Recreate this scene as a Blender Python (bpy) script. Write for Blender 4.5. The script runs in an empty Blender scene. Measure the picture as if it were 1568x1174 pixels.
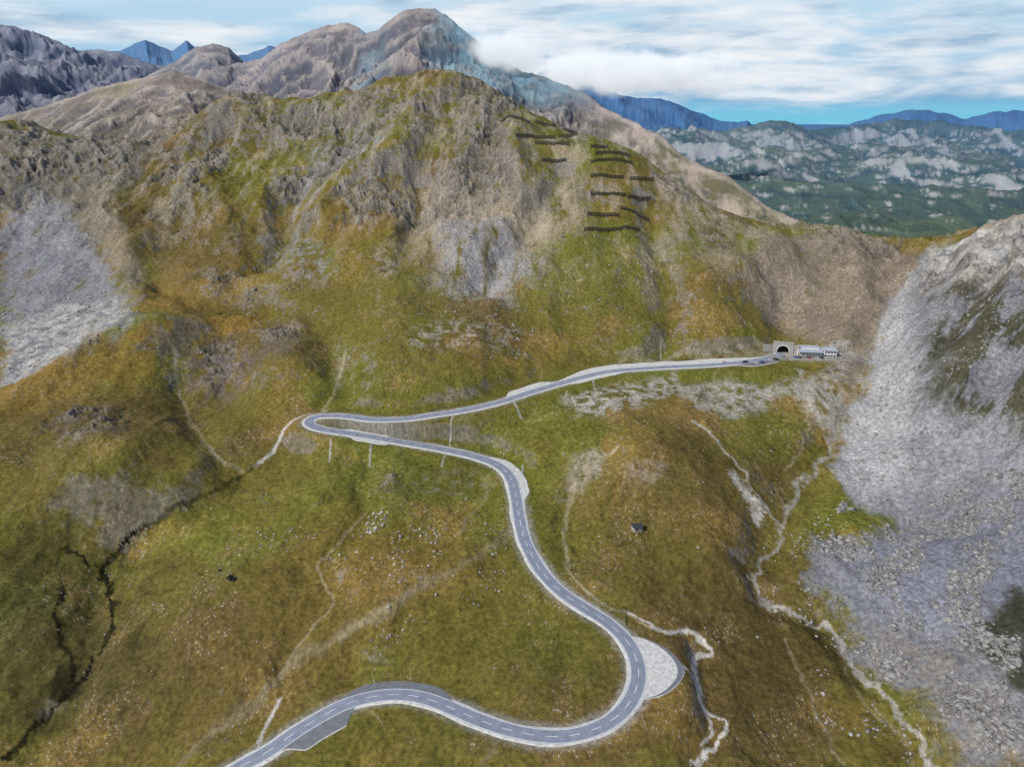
import bpy, bmesh, math, time
import numpy as np
T0=time.time()
rng=np.random.default_rng(7)
scene=bpy.context.scene
F=1120.0; CU=784.0; CV=587.0; PITCH=math.radians(20.0)
cp,sp=math.cos(PITCH),math.sin(PITCH)
QUAL=1.05
def slope_v(v):
    yv=(CV-v)/F
    return (-sp+yv*cp)/(cp+yv*sp)
def from_Y(u,v,Y):
    yv=(CV-v)/F; t=Y/(cp+yv*sp)
    return ((u-CU)/F*t, Y, t*(-sp+yv*cp))
def from_z(u,v,z):
    return from_Y(u,v,z/slope_v(v))
def lin(r,g,b,k=1.0):
    def f(c):
        c=c/255.0
        return (c/12.92 if c<=0.04045 else ((c+0.055)/1.055)**2.4)*k
    return np.array([f(r),f(g),f(b)])
# ---------------------------------------------------------------- noise
_r=np.random.default_rng(3)
_ang=_r.random(4096)*2*np.pi
GX=np.cos(_ang).astype(np.float32); GY=np.sin(_ang).astype(np.float32)
def _h(ix,iy,seed):
    h=(ix*np.int64(374761393)+iy*np.int64(668265263)+np.int64(seed*974634777))
    h=(h^(h>>13))*np.int64(1274126177)
    return ((h^(h>>16))&4095)
def perlin(x,y,seed=0):
    x=np.asarray(x,dtype=np.float64); y=np.asarray(y,dtype=np.float64)
    fx=np.floor(x); fy=np.floor(y)
    ix=fx.astype(np.int64); iy=fy.astype(np.int64)
    dx=(x-fx).astype(np.float32); dy=(y-fy).astype(np.float32)
    u=dx*dx*dx*(dx*(dx*6-15)+10); v=dy*dy*dy*(dy*(dy*6-15)+10)
    def g(ax,ay):
        h=_h(ix+ax,iy+ay,seed)
        return GX[h]*(dx-ax)+GY[h]*(dy-ay)
    a=g(0,0); b=g(1,0); c=g(0,1); d=g(1,1)
    return ((a+(b-a)*u)*(1-v)+(c+(d-c)*u)*v)*1.5
def fbm(x,y,lam,octs,seed=0,gain=0.5):
    s=0;a=1;t=0;f=1.0/lam
    for i in range(octs):
        s=s+a*perlin(x*f+17.3*i,y*f-9.1*i,seed+i); t+=a; a*=gain; f*=2.03
    return s/t
def ridged(x,y,lam,octs,seed=0,gain=0.5):
    s=0;a=1;t=0;f=1.0/lam; w=1.0
    for i in range(octs):
        n=1-np.abs(perlin(x*f+7.3*i,y*f-3.1*i,seed+i)); n=n*n
        s=s+a*n*w; w=np.clip(n*1.6,0,1); t+=a; a*=gain; f*=2.05
    return s/t
def sstep(a,b,x):
    t=np.clip((x-a)/(b-a),0,1); return t*t*(3-2*t)
# ---------------------------------------------------------------- road
road_px=[(320,1205,-241),(370,1172,-239),(410,1150,None),(450,1122,None),(490,1097,-234),(530,1077,None),(570,1066,None),(610,1062,-230),
(650,1068,None),(690,1083,None),(730,1100,None),(780,1117,None),(830,1126,None),(870,1126,-225),(910,1116,None),(945,1096,None),
(968,1068,None),(978,1035,None),(973,1005,-221),(957,977,None),(930,952,None),(900,933,None),(865,910,None),(838,885,-214.5),(820,860,None),
(803,825,None),(795,790,None),(790,760,-206.5),(784,735,None),(770,717,None),(745,704,-202.5),(710,694,None),(670,686,None),(630,679,None),
(590,672,None),(555,666,None),(520,661,None),(490,656,None),(474,649,-191.5),(476,641,-191),(495,636,-190.2),(530,637,None),(570,642,None),
(620,641,None),(670,634,None),(720,626,None),(770,614,None),(810,601,-182),(850,589,None),(890,578,None),(930,569,None),(970,565,-177),(1020,562,None),
(1080,559,None),(1130,555,None),(1170,549,None),(1200,540,-171)]
pu=np.array([p[0] for p in road_px],float); pv=np.array([p[1] for p in road_px],float)
zk=[i for i,p in enumerate(road_px) if p[2] is not None]
pz=np.interp(np.arange(len(road_px)),zk,[road_px[i][2] for i in zk])
for it in range(3):
    P=np.array([from_z(a,b,c) for a,b,c in zip(pu,pv,pz)])
    L=np.r_[0,np.cumsum(np.hypot(*np.diff(P[:,:2],axis=0).T))]
    pz=np.interp(L,L[zk],[road_px[i][2] for i in zk])
P=np.array([from_z(a,b,c) for a,b,c in zip(pu,pv,pz)])
def catmull(P,n=12):
    Q=np.vstack([2*P[0]-P[1],P,2*P[-1]-P[-2]]); out=[]
    for i in range(1,len(Q)-2):
        a,b,c,d=Q[i-1],Q[i],Q[i+1],Q[i+2]
        for k in range(n):
            t=k/n
            out.append(0.5*((2*b)+(-a+c)*t+(2*a-5*b+4*c-d)*t*t+(-a+3*b-3*c+d)*t**3))
    out.append(Q[-2]); return np.array(out)
RC=catmull(P)
Ls=np.r_[0,np.cumsum(np.hypot(*np.diff(RC[:,:2],axis=0).T))]
S=np.arange(0,Ls[-1],1.5)
RC=np.stack([np.interp(S,Ls,RC[:,i]) for i in range(3)],1)
def smooth(a,n):
    k=np.ones(n)/n; p=np.pad(a,(n//2,n//2),mode='edge'); return np.convolve(p,k,'valid')[:len(a)]
for i in range(3):
    RC[:,i]=smooth(RC[:,i],5) if i<2 else smooth(smooth(RC[:,i],15),15)
tan=np.gradient(RC[:,:2],axis=0); tan/=np.linalg.norm(tan,axis=1)[:,None]
nrm=np.stack([-tan[:,1],tan[:,0]],1)
dep=RC[:,1]*cp-RC[:,2]*sp
ru=CU+F*RC[:,0]/dep; rv=CV-F*((RC[:,1]*sp+RC[:,2]*cp)/dep)
def s_at(u,v): return S[np.argmin((ru-u)**2+(rv-v)**2)]
# ---------------------------------------------------------------- base massif control points
cz=[(0,1174,-262),(200,1174,-256),(380,1110,-240),(620,1174,-236),(1150,1174,-231),(1060,1050,-229),(1300,1174,-236),(1568,1174,-222),(1568,1000,-214),
(1400,1000,-224),(1260,940,-226),(1200,800,-213),(1000,850,-211),(900,1020,-221),(780,1000,-222),(930,740,-199),(1020,680,-188),(1120,760,-206),(1160,650,-190),(1240,600,-181),(1290,660,-193),
(430,690,-201),(370,735,-207),(200,825,-224),(150,930,-238),(90,1090,-254),(600,780,-205),(500,950,-226),(300,950,-230),(340,860,-222),(450,800,-211),
(50,800,-213),(30,950,-234),(120,720,-194),(260,700,-196),(640,950,-220),(700,850,-211),(700,660,-193),(900,620,-182),(880,850,-213),(1050,950,-222)]
cy=[(700,560,502),(700,500,550),(700,400,645),(700,300,765),(700,250,825),(700,200,885),(695,112,1000),(760,140,960),(820,178,920),(800,300,745),
(950,500,575),(950,400,650),(950,300,735),(960,232,830),(1100,500,565),(1100,400,640),(1100,320,735),(1030,275,780),(1200,500,580),(1200,430,625),(1200,357,690),(1290,480,590),(1290,352,700),
(1350,560,500),(1350,450,590),(1345,366,680),(1400,386,650),(1380,440,600),(1460,376,630),(1520,352,615),(1568,332,600),(1568,450,500),(1568,600,405),(1568,750,340),
(1568,880,292),(1450,550,465),(1400,650,430),(1450,800,345),(1340,600,470),(1320,720,400),(1400,880,310),
(500,560,520),(500,500,575),(500,400,670),(500,300,790),(500,200,930),(470,150,1010),(560,135,1010),(600,230,850),(620,170,930),(340,620,495),(340,550,545),(340,500,595),(340,400,690),(340,300,820),(340,220,930),(340,158,990),
(200,560,510),(250,495,560),(200,450,640),(180,350,760),(150,280,850),(160,208,930),(270,207,950),(60,620,460),(60,560,510),(40,500,580),(60,400,700),(70,320,800),(0,195,900),
(-300,195,900),(-300,400,700),(-300,620,450),(1870,260,560),(1870,450,430),(1870,700,300),(1870,1000,230),
(560,330,735),(440,330,775),(400,420,665),(640,420,630),(860,240,800),(880,330,715),(1000,350,690),(420,560,512),(300,470,610)]
crest={(695,112),(760,140),(820,178),(960,232),(1100,320),(1030,275),(1200,357),(1290,352),(1345,366),(1400,386),(1460,376),(1520,352),(1568,332),(470,150),(560,135),(340,158),(160,208),(270,207),(0,195),(-300,195),(1870,260)}
C=[]
for u,v,z in cz: C.append(from_z(u,v,z))
for u,v,Y in cy:
    p=from_Y(u,v,Y); C.append(p)
    if (u,v) in crest:
        for dY,dz in((150,-62),(420,-200)):
            r=(Y+dY)/Y; C.append((p[0]*r,p[1]+dY,p[2]+dz))
for i in range(0,len(RC),22): C.append(tuple(RC[i]))
for w in [(0,0,-245),(-500,0,-262),(500,0,-190),(-400,-400,-262),(400,-400,-220),(-900,-100,-262),(900,0,-150),(0,-700,-260)]: C.append(w)
C=np.array(C); SC=400.0
def U(r2): return np.where(r2>0,0.5*r2*np.log(np.maximum(r2,1e-12)),0)
Xc=C[:,0]/SC; Yc=C[:,1]/SC; n=len(C)
K=U((Xc[:,None]-Xc)**2+(Yc[:,None]-Yc)**2)+np.eye(n)*1e-3
Pm=np.stack([np.ones(n),Xc,Yc],1)
A=np.zeros((n+3,n+3)); A[:n,:n]=K; A[:n,n:]=Pm; A[n:,:n]=Pm.T
sol=np.linalg.solve(A,np.r_[C[:,2],0,0,0])
def tps_raw(X,Y):
    X=X.ravel()/SC; Y=Y.ravel()/SC; out=np.empty(len(X))
    for i in range(0,len(X),60000):
        x=X[i:i+60000].astype(np.float32); y=Y[i:i+60000].astype(np.float32)
        r2=(x[:,None]-Xc.astype(np.float32))**2+(y[:,None]-Yc.astype(np.float32))**2
        out[i:i+60000]=(0.5*r2*np.log(np.maximum(r2,1e-9)))@sol[:n].astype(np.float32)+sol[n]+sol[n+1]*x+sol[n+2]*y
    return out
TG=6.0; tgx=np.arange(-1950,1951,TG); tgy=np.arange(-1950,1951,TG)
_a,_b=np.meshgrid(tgx,tgy); TPG=tps_raw(_a,_b).reshape(_a.shape)
def tps(X,Y):
    fx=np.clip((X-tgx[0])/TG,0,len(tgx)-1.01); fy=np.clip((Y-tgy[0])/TG,0,len(tgy)-1.01)
    i=fx.astype(int); j=fy.astype(int); a=fx-i; b=fy-j
    return (TPG[j,i]*(1-a)+TPG[j,i+1]*a)*(1-b)+(TPG[j+1,i]*(1-a)+TPG[j+1,i+1]*a)*b
ys_=np.arange(120,1200,0.7)
def hit(u,v,hf):
    yv=(CV-v)/F; t=ys_/(cp+yv*sp); x=(u-CU)/F*t; z=t*(-sp+yv*cp)
    h=hf(x,ys_); w=np.where(z<=h)[0]
    i=w[0] if len(w) else np.argmin(z-h)
    return np.array([x[i],ys_[i],h[i]])
def near_line(X,Y,line,rad):
    D=np.full(X.shape,1e9); ZZ=np.zeros(X.shape)
    for i in range(0,len(line)-1,12):
        pl=line[i:i+13]
        lo=pl[:,:2].min(0)-rad; hi=pl[:,:2].max(0)+rad
        c=np.where((X>lo[0])&(X<hi[0])&(Y>lo[1])&(Y<hi[1]))[0]
        if len(c)==0: continue
        x=X[c];y=Y[c]; bd=D[c]; bz=ZZ[c]
        for a,b in zip(pl[:-1],pl[1:]):
            dx,dy=b[0]-a[0],b[1]-a[1]; l2=dx*dx+dy*dy+1e-9
            t=np.clip(((x-a[0])*dx+(y-a[1])*dy)/l2,0,1)
            dd=np.hypot(x-a[0]-t*dx,y-a[1]-t*dy)
            m=dd<bd; bd=np.where(m,dd,bd)
            if pl.shape[1]>2: bz=np.where(m,a[2]+t*(b[2]-a[2]),bz)
        D[c]=bd; ZZ[c]=bz
    return D,ZZ
# ribs (+) and gullies (-)
FEAT=[([(690,130),(660,160),(640,180),(615,210),(590,250),(520,290),(480,340)],14,22),([(335,185),(310,215),(290,260),(310,320),(340,370)],13,26),
([(795,200),(790,240),(800,290)],10,17),([(735,185),(715,230),(690,290)],13,18),([(450,185),(520,190),(520,240),(450,300),(425,370),(400,405)],-16,22),
([(860,260),(840,300),(790,370),(740,430)],-13,18),([(640,270),(640,330),(610,400)],-12,16),([(910,290),(890,330),(900,420),(950,510)],9,28),
([(1000,300),(1010,400),(1030,480),(1020,535)],-10,16),([(1180,390),(1120,420),(1080,480)],8,24),([(40,600),(150,530),(250,497),(350,500),(400,520)],8,18),
([(220,430),(300,458),(420,470),(500,520),(520,590),(490,632)],-7,16),([(430,690),(370,735),(290,775),(205,825),(165,900),(150,1000),(90,1090)],-6,15),
([(1270,660),(1215,760),(1180,840),(1165,900),(1270,960),(1330,1040),(1420,1174)],-5,13),([(1075,990),(1080,1050),(1085,1174)],-2,8),
([(560,720),(555,790),(490,870),(500,930),(440,1020)],-3,9),([(930,700),(870,780),(870,860)],-3,9),([(1000,700),(1060,760),(1090,850)],6,22),
([(740,830),(680,870),(560,940),(420,1020),(330,1090)],4,12),([(270,540),(290,640),(370,722)],-5,11),([(130,640),(180,700),(230,750)],3,22),([(60,680),(80,760),(100,830)],-4,20),
([(200,230),(170,300),(190,380),(210,440)],10,20),([(400,420),(450,480),(440,560)],6,20),([(620,420),(600,500),(590,580)],5,24),([(780,440),(800,520)],-5,20),([(560,560),(540,600),(530,625)],-4,9),
([(1150,400),(1200,460),(1190,520)],-7,14),([(1300,380),(1310,440),(1290,520)],6,16),([(1380,450),(1340,560),(1300,680)],-6,18),([(1560,420),(1500,520),(1440,620)],9,14),([(1500,390),(1450,460),(1400,560)],8,14),([(1568,560),(1480,680),(1400,780)],-6,22),
([(1568,338),(1520,356),(1462,380),(1415,408)],7,12)]
FL=[]
for pts,am,wd in FEAT:
    g=np.array([hit(u,v,tps) for u,v in pts]); g[:,2]=0; FL.append((catmull(g,5),am,wd))
FZ=[hit(925,275,tps),hit(840,215,tps)]
CZ=[(hit(u,v,tps),r,k) for u,v,r,k in [(470,185,42,1),(540,165,40,1),(520,230,22,.8),(745,215,38,1),(760,275,28,1),(700,260,26,.8),(60,240,60,1),(150,250,45,1),(20,280,40,1),(270,240,24,.8),(400,190,30,.8),
 (330,425,22,.7),(430,515,18,.7),(330,560,26,.6),(130,650,24,.7),(870,200,20,.6),(1040,290,26,.7),(1100,330,22,.6),(1290,372,30,.7),(1350,380,22,.7),(1490,400,34,1.1),(1560,400,40,1.1),(1430,430,22,.9),(640,210,22,.6),(590,320,16,.5),(1180,735,12,.7),(600,742,7,.6)]]
# ---------------------------------------------------------------- far ranges: crest lines
def layer(pts,fs,bs,pw=1.3,zf=-260):
    pts=[from_Y(*p) for p in pts]
    k=np.array([p[0]/p[1] for p in pts]); o=np.argsort(k); k=k[o]
    Yp=np.array([p[1] for p in pts])[o]; Zp=np.array([p[2] for p in pts])[o]
    return (k,Yp,Zp,fs,bs,pw,zf)
def eval_layer(Lr,X,Y):
    k,Yp,Zp,fs,bs,pw,zf=Lr
    kk=X/np.maximum(Y,1.0)
    yc=np.interp(kk,k,Yp); zc=np.interp(kk,k,Zp)
    out=np.maximum(k[0]-kk,0)+np.maximum(kk-k[-1],0)
    zc=zc-out*3500
    fs=np.minimum(fs,yc*0.42)
    zfe=np.minimum(zf,zc-0.3*fs)
    d=(yc-Y)
    t=np.clip(1-d/fs,0,1)
    zfr=zfe+(zc-zfe)*t**pw
    zb=zc-(-d)*bs
    z=np.where(d>0,zfr,zb)
    z=np.where(d>fs,zfe-(d-fs)*0.9,z)
    return np.where(Y>50,z,-900)
Y2=[(250,140,2500),(300,120,2450),(340,104,2400),(400,86,2350),(430,68,2300),(470,50,2300),(500,40,2250),(530,35,2250),(545,40,2230),(560,50,2200),(580,46,2200),(600,33,2200),(625,16,2200),(640,12,2200),(665,14,2200),(685,25,2180),
(700,41,2150),(720,53,2120),(760,82,2060),(800,105,2000),(850,127,1900),(900,150,1800),(950,178,1700),(1000,205,1600),(1040,232,1520),(1100,268,1420),(1180,315,1320),(1250,350,1250),(1310,385,1220)]
LAY=[
 layer([(-150,205,1500),(0,182,1500),(60,165,1500),(130,141,1480),(200,120,1480),(260,110,1450),(310,118,1450),(350,136,1420),(400,165,1400),(460,200,1400)],500,0.45,1.0,-80),
 layer([(-250,60,3400),(0,36,3400),(30,42,3400),(60,52,3350),(90,65,3300),(120,76,3300),(150,73,3300),(190,79,3300),(240,98,3250),(300,115,3200),(350,150,3100)],1700,0.5,1.25,-60),
 layer([(210,125,2600),(240,108,2600),(270,95,2600),(300,73,2600),(325,68,2600),(350,74,2600),(370,92,2600),(400,125,2600)],1000,0.5,1.2,-50),
 layer(Y2,900,0.55,1.35,-110),
 layer([(1000,235,3800),(1040,208,3800),(1100,201,3800),(1150,189,3700),(1180,182,3700),(1205,186,3700),(1235,200,3700),(1280,198,3800),(1320,190,3900),(1370,182,4000),(1430,185,4000),(1470,192,4000),(1530,200,4000),(1600,195,4000),(1800,190,4000)],1800,0.35,1.1,-215),
 layer([(130,110,8000),(160,85,8000),(200,72,8000),(222,60,8000),(245,72,8000),(262,76,8000),(285,62,8000),(303,75,8000),(330,88,8000),(380,84,8000),(410,67,8000),(440,76,8000),(500,110,8000)],2500,0.4,1.0,-300),
 layer([(840,105,9000),(880,122,9000),(930,140,9000),(960,144,9000),(1000,150,9000),(1040,158,9000),(1090,178,9000),(1130,188,9000),(1145,184,9000),(1160,197,9000),(1250,203,9000),(1290,191,9000),(1340,176,9000),(1400,168,9000),(1440,170,9000),(1480,181,9000),(1530,168,9000),(1600,165,9000),(1800,180,9000)],3500,0.4,1.0,-320),
]
namp=[22,80,30,52,95,90,90]; nlam=[170,460,260,310,700,900,900]
def height(X,Y):
    sh=X.shape; X=X.ravel(); Y=Y.ravel(); R=np.hypot(X,Y)
    z=np.full(X.shape,-330.0); lay=np.full(X.shape,9,np.int8)
    zv=np.interp(Y,[0,850,1000,1250,1600,2000,2600,3200,3800,5000,30000],[-700,-450,-300,-240,-215,-200,-172,-130,-108,-280,-330])
    vm=(X>100)&(Y>800)&(R<9000)
    xs,ys=X[vm],Y[vm]
    zv[vm]+=(ridged(xs+90*fbm(xs,ys,400,3,60),ys,760,7,61,0.52)-0.5)*np.interp(ys,[900,1500,3500,6000],[15,95,210,60])
    zv=np.where(X>100,zv,-330.0)
    m=zv>z; z[m]=zv[m]; lay[m]=7
    for i,Lr in enumerate(LAY):
        zl=eval_layer(Lr,X,Y)
        sel=zl>z-150
        if sel.any():
            xs,ys=X[sel],Y[sel]
            nn=(ridged(xs+60*fbm(xs,ys,200,3,5),ys+40*fbm(xs,ys,150,3,6),nlam[i],7,30+i,0.58)-0.5)*2*namp[i]
            dc=np.abs(np.interp(xs/np.maximum(ys,1),Lr[0],Lr[1])-ys)
            nn*=0.22+0.78*sstep(20,240,dc)
            zl=zl.copy(); zl[sel]+=nn
        m=zl>z; z[m]=zl[m]; lay[m]=i
    sel=np.where(R<1900)[0]
    xs,ys=X[sel],Y[sel]
    za=tps(xs,ys)
    za=np.clip(za,-275,90)-np.maximum(0,ys-1200)*0.7
    wx=xs+14*fbm(xs,ys,90,2,81); wy=ys+14*fbm(xs,ys,90,2,82)
    alt=sstep(-165,-60,za)
    lx=xs+10*fbm(xs,ys,40,4,83); ly=ys+10*fbm(xs,ys,40,4,84)
    for ln,am,wd in FL:
        D,_=near_line(lx,ly,ln,wd*2.6)
        za=za+am*np.exp(-(np.minimum(D,1e4)/wd)**2*1.2)
    right=sstep(190,330,xs-0.15*(ys-400))*sstep(-215,-180,za)
    fwdn=ridged(wx,wy*0.5,105,5,11,0.45)-0.5
    rgx=(wx*0.62-wy*0.78); rgy=(wx*0.78+wy*0.62)*0.35
    rgn=ridged(rgx,rgy,45,6,12,0.55)-0.5
    rock=fbm(xs,ys,80,4,15)
    d=fwdn*(4.0+11*alt)*(1-right)+rgn*11*right
    d=d+fbm(xs,ys,110,3,13)*(4+3*alt)
    hum=fbm(wx,wy*0.8,24,5,14,0.5)
    d=d+hum*(2.6+1.2*alt)+(ridged(wx,wy*0.6,38,4,18)-0.5)*2.2*(1-alt)
    crag=sstep(0.08,0.25,rock)*alt*0.8
    cn=sstep(-.35,.1,fbm(xs,ys,25,3,19))
    for c_,r_,k_ in CZ:
        q=((xs-c_[0])**2+(ys-c_[1])**2)/r_**2
        crag=np.maximum(crag,k_*np.exp(-np.minimum(q,20)**1.5)*cn)
    rr=ridged(wx,wy,28,6,16,0.58)-0.45
    st=(rr+0.18*fbm(xs,ys,14,3,21)); st=st+0.06*np.sin(st*26)   # ledges
    d=d+st*13*crag
    d=d+fbm(xs,ys,5.0,3,17)*(0.35+0.5*alt+0.7*crag)
    fz=np.maximum(np.exp(-((xs-FZ[0][0])**2+(ys-FZ[0][1])**2)/75**2),np.exp(-((xs-FZ[1][0])**2+(ys-FZ[1][1])**2)/50**2))
    za=za+d*(1-0.75*fz)
    m=za>z[sel]; idx=sel[m]; z[idx]=za[m]; lay[idx]=8
    cr=np.zeros(X.shape,np.float32); cr[sel]=crag
    return z.reshape(sh),lay.reshape(sh),cr
gx=np.arange(-800,800,2.5); gy=np.arange(60,1250,2.5)
GXX,GYY=np.meshgrid(gx,gy)
HG,_,_=height(GXX,GYY)
def hgrid(x,y):
    fx=np.clip((x-gx[0])/2.5,0,len(gx)-1.01); fy=np.clip((y-gy[0])/2.5,0,len(gy)-1.01)
    i=fx.astype(int); j=fy.astype(int); a=fx-i; b=fy-j
    return (HG[j,i]*(1-a)+HG[j,i+1]*a)*(1-b)+(HG[j+1,i]*(1-a)+HG[j+1,i+1]*a)*b
def ground(u,v): return hit(u,v,hgrid)
def gpoly(pts): return np.array([ground(u,v)[:2] for u,v in pts])
print('setup',time.time()-T0)
# ---------------------------------------------------------------- terrain grid
def seg(a,b,step): return np.arange(a,b,step)
Rr=np.concatenate([seg(5,180,12),seg(180,600,0.85/QUAL),seg(600,1150,1.35/QUAL),
  1150*np.exp(np.arange(0,math.log(4300/1150),0.0034/QUAL)), 4300*np.exp(np.arange(0,math.log(40000/4300),0.012))])
den=np.radians(np.linspace(-44.5,44.5,int(1400*QUAL)))
co=np.radians(np.linspace(44.5,315.5,60))[1:-1]
TH=np.concatenate([den,co]); nc=len(TH); nr=len(Rr)
RR,TT=np.meshgrid(Rr,TH,indexing='ij')
VX=RR*np.sin(TT); VY=RR*np.cos(TT)
VZ,LY,CRG=height(VX,VY)
print('height',VZ.shape,time.time()-T0)
fX=VX.ravel(); fY=VY.ravel(); fZ=VZ.ravel(); fL=LY.ravel(); fR=RR.ravel()
near=np.where((fL==8)&((fR<1350)&(np.abs(TT.ravel())<0.79)|(fR<200)))[0]
nX=fX[near]; nY=fY[near]; nZ=fZ[near].copy()
Dr,Zr=near_line(nX,nY,RC[::2],40)
LAYBY=[
 ('dark',s_at(425,1140),s_at(545,1072),-1,7.5),
 ('dark',s_at(515,1082),s_at(690,1083),1,4.2),
 ('light',s_at(972,1066),s_at(958,978),-1,12.5),
 ('light',s_at(790,772),s_at(735,702),-1,5.0),
 ('light',s_at(600,673),s_at(515,660),-1,3.2),
 ('light',s_at(610,676),s_at(535,663),1,4.5),
 ('light',s_at(775,613),s_at(860,586),1,7.5),
 ('light',s_at(845,591),s_at(1185,546),1,9.5),
 ('light',s_at(860,587),s_at(960,566),-1,4.5),
 ('dark',s_at(1120,556),s_at(1200,541),-1,6.5)]
w=1-sstep(6.5,20,Dr)
for nm,a,b,sd,wd in LAYBY:
    m=(S>=a-1)&(S<=b+1)
    cl=RC[m].copy(); cl[:,:2]+=nrm[m]*sd*(3.6+wd*0.5)
    d2,z2=near_line(nX,nY,cl[::2] if len(cl)>4 else cl,36)
    w2=1-sstep(wd*0.5+1.5,wd*0.5+15,d2)
    m2=w2>w; w=np.where(m2,w2,w); Zr=np.where(m2,z2,Zr)
nZ=nZ*(1-w)+(Zr-0.35)*w
PT=RC[-1]; HD=tan[-1]
padc=np.array([[PT[0]+2,PT[1]-4,PT[2]],[PT[0]+20,PT[1]-5,PT[2]],[PT[0]+42,PT[1]-6,PT[2]]])
dp,zp=near_line(nX,nY,padc,45)
wp=1-sstep(9.0,22.0,dp)
wp=np.where(nY>PT[1]+2,1-sstep(6.5,10,dp),wp)
nZ=nZ*(1-wp)+(PT[2]-0.3)*wp
fZ[near]=nZ; VZ=fZ.reshape(VZ.shape)
gR=np.gradient(VZ,axis=0)/np.gradient(RR,axis=0)
gT=np.gradient(VZ,axis=1)/np.maximum(np.abs(np.gradient(TT,axis=1))*RR,0.05)
SL=np.hypot(gR,gT).ravel()
def boxs(a,n,ax):
    c=np.cumsum(np.pad(a,[(n+1,n) if i==ax else (0,0) for i in (0,1)],mode='edge'),axis=ax)
    return (np.take(c,range(2*n+1,c.shape[ax]),axis=ax)-np.take(c,range(0,c.shape[ax]-2*n-1),axis=ax))/(2*n+1)
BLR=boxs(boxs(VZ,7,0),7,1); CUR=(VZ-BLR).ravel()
print('road bed',time.time()-T0)
# ---------------------------------------------------------------- colour of ground cover, distance haze painted in
G1=lin(100,101,40); G2=lin(109,99,46); OR=lin(136,109,54); BR=lin(97,81,47); DK=lin(62,60,38)
TAN=lin(162,149,129); RK=lin(134,127,117); SCR=lin(156,156,160); LT=lin(198,193,184); PUR=lin(110,97,93)
def mixc(col,c,m):
    col+= (np.asarray(c)[None,:]-col)*m[:,None]
N=len(fX); COL=np.zeros((N,3)); 
x,y=nX,nY; sl=SL[near]; z=nZ; cur=CUR[near]; crg=CRG[near]
n1=fbm(x,y,160,3,101); n2=fbm(x,y,42,4,102); n3=fbm(x,y,9,4,103,0.65); n4=fbm(x,y,2.2,2,104)
rm=sstep(190,300,x-0.15*(y-400))
nst=fbm(x+5*n2,y*0.22,13,5,105,0.65)
nsr=fbm((x*0.62-y*0.78)+4*n2,(x*0.78+y*0.62)*0.22,13,5,106,0.65)
nst=nst*(1-rm)+nsr*rm
col=np.tile(G2,(len(x),1))
mixc(col,G1,sstep(-0.05,0.3,n1+0.5*n2))
mixc(col,BR,sstep(-0.05,0.35,-n1*0.7+n2*0.7+0.4*n3)*0.85)
mixc(col,OR,sstep(0.05,0.4,n2*0.8+0.6*fbm(x,y,70,2,110))*0.45)
def sdpoly(x,y,poly,rad):
    lo=poly.min(0)-rad; hi=poly.max(0)+rad
    c=np.where((x>lo[0])&(x<hi[0])&(y>lo[1])&(y<hi[1]))[0]
    if len(c)==0: return c,np.zeros(0)
    X=x[c];Y=y[c]; d=np.full(len(c),1e9); ins=np.zeros(len(c),bool)
    for i in range(len(poly)):
        a=poly[i]; b=poly[(i+1)%len(poly)]
        dx,dy=b-a; l2=dx*dx+dy*dy+1e-9
        t=np.clip(((X-a[0])*dx+(Y-a[1])*dy)/l2,0,1)
        d=np.minimum(d,np.hypot(X-a[0]-t*dx,Y-a[1]-t*dy))
        cr=((a[1]>Y)!=(b[1]>Y))&(X<(b[0]-a[0])*(Y-a[1])/(b[1]-a[1]+1e-12)+a[0]); ins^=cr
    return c,np.where(ins,-d,d)
def area(pts,c,strength=1.0,soft=8,rough=12,nz=None,thr=0.0,tw=0.25):
    poly=gpoly(pts)
    i,d=sdpoly(x,y,poly,soft+rough)
    if len(i)==0: return
    d=d+rough*(n3[i]*0.8+n2[i]*1.0+0.7*nst[i])
    m=1-sstep(-soft,soft,d)
    if nz is not None: m=m*sstep(thr-tw,thr+tw,nz[i])
    sub=col[i]; mixc(sub,c,m*strength); col[i]=sub
def ell(u,v,a,b,rot=0):
    r=math.radians(rot); o=[]
    for k in range(10):
        t=k*math.pi/5; p=a*math.cos(t); q=b*math.sin(t)
        o.append((u+p*math.cos(r)-q*math.sin(r),v+p*math.sin(r)+q*math.cos(r)))
    return o
alt=sstep(-150,-70,z)
area(ell(150,640,170,60),BR,0.6,30,20); area(ell(110,570,160,40,-15),OR,0.8,15,20); area(ell(300,505,110,16,-8),OR,0.9,8,10)
area(ell(350,440,140,30,-10),OR,0.5,20,20); area(ell(560,330,80,40,-25),OR,0.45,20,20); area(ell(450,300,60,60,-25),OR,0.3,20,20)
area(ell(140,650,60,30,10),PUR*0.6,0.75,8,20,n3); area(ell(335,565,60,50,-30),PUR*.85,0.8,10,20,n3,-0.1); area(ell(430,520,25,25),PUR*.85,0.6,8,12)
area(ell(200,290,60,60),BR,0.6,20,20); area(ell(350,200,90,40),BR*0.9,0.55,15,20,n2,-0.1)
area(ell(620,900,220,130),OR*0.72,0.35,40,30); area(ell(330,1000,160,90),BR*.85,0.6,40,30); area(ell(200,760,160,40),BR*.85,0.4,20,20)
area(ell(100,850,110,70),BR*0.72,0.55,20,20); area(ell(80,1000,140,140),DK,0.55,30,30)
area(ell(1130,950,90,110),BR*0.7,0.75,25,25); area(ell(1200,1050,100,110),BR*0.66,0.75,25,25); area(ell(1050,720,90,60),BR,0.6,15,20)
area(ell(1180,730,40,70),BR*0.7,0.65,12,15); area(ell(1000,830,90,70),G2*0.72,0.5,25,20); area(ell(1280,860,60,40),BR*0.72,0.6,10,10)
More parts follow.
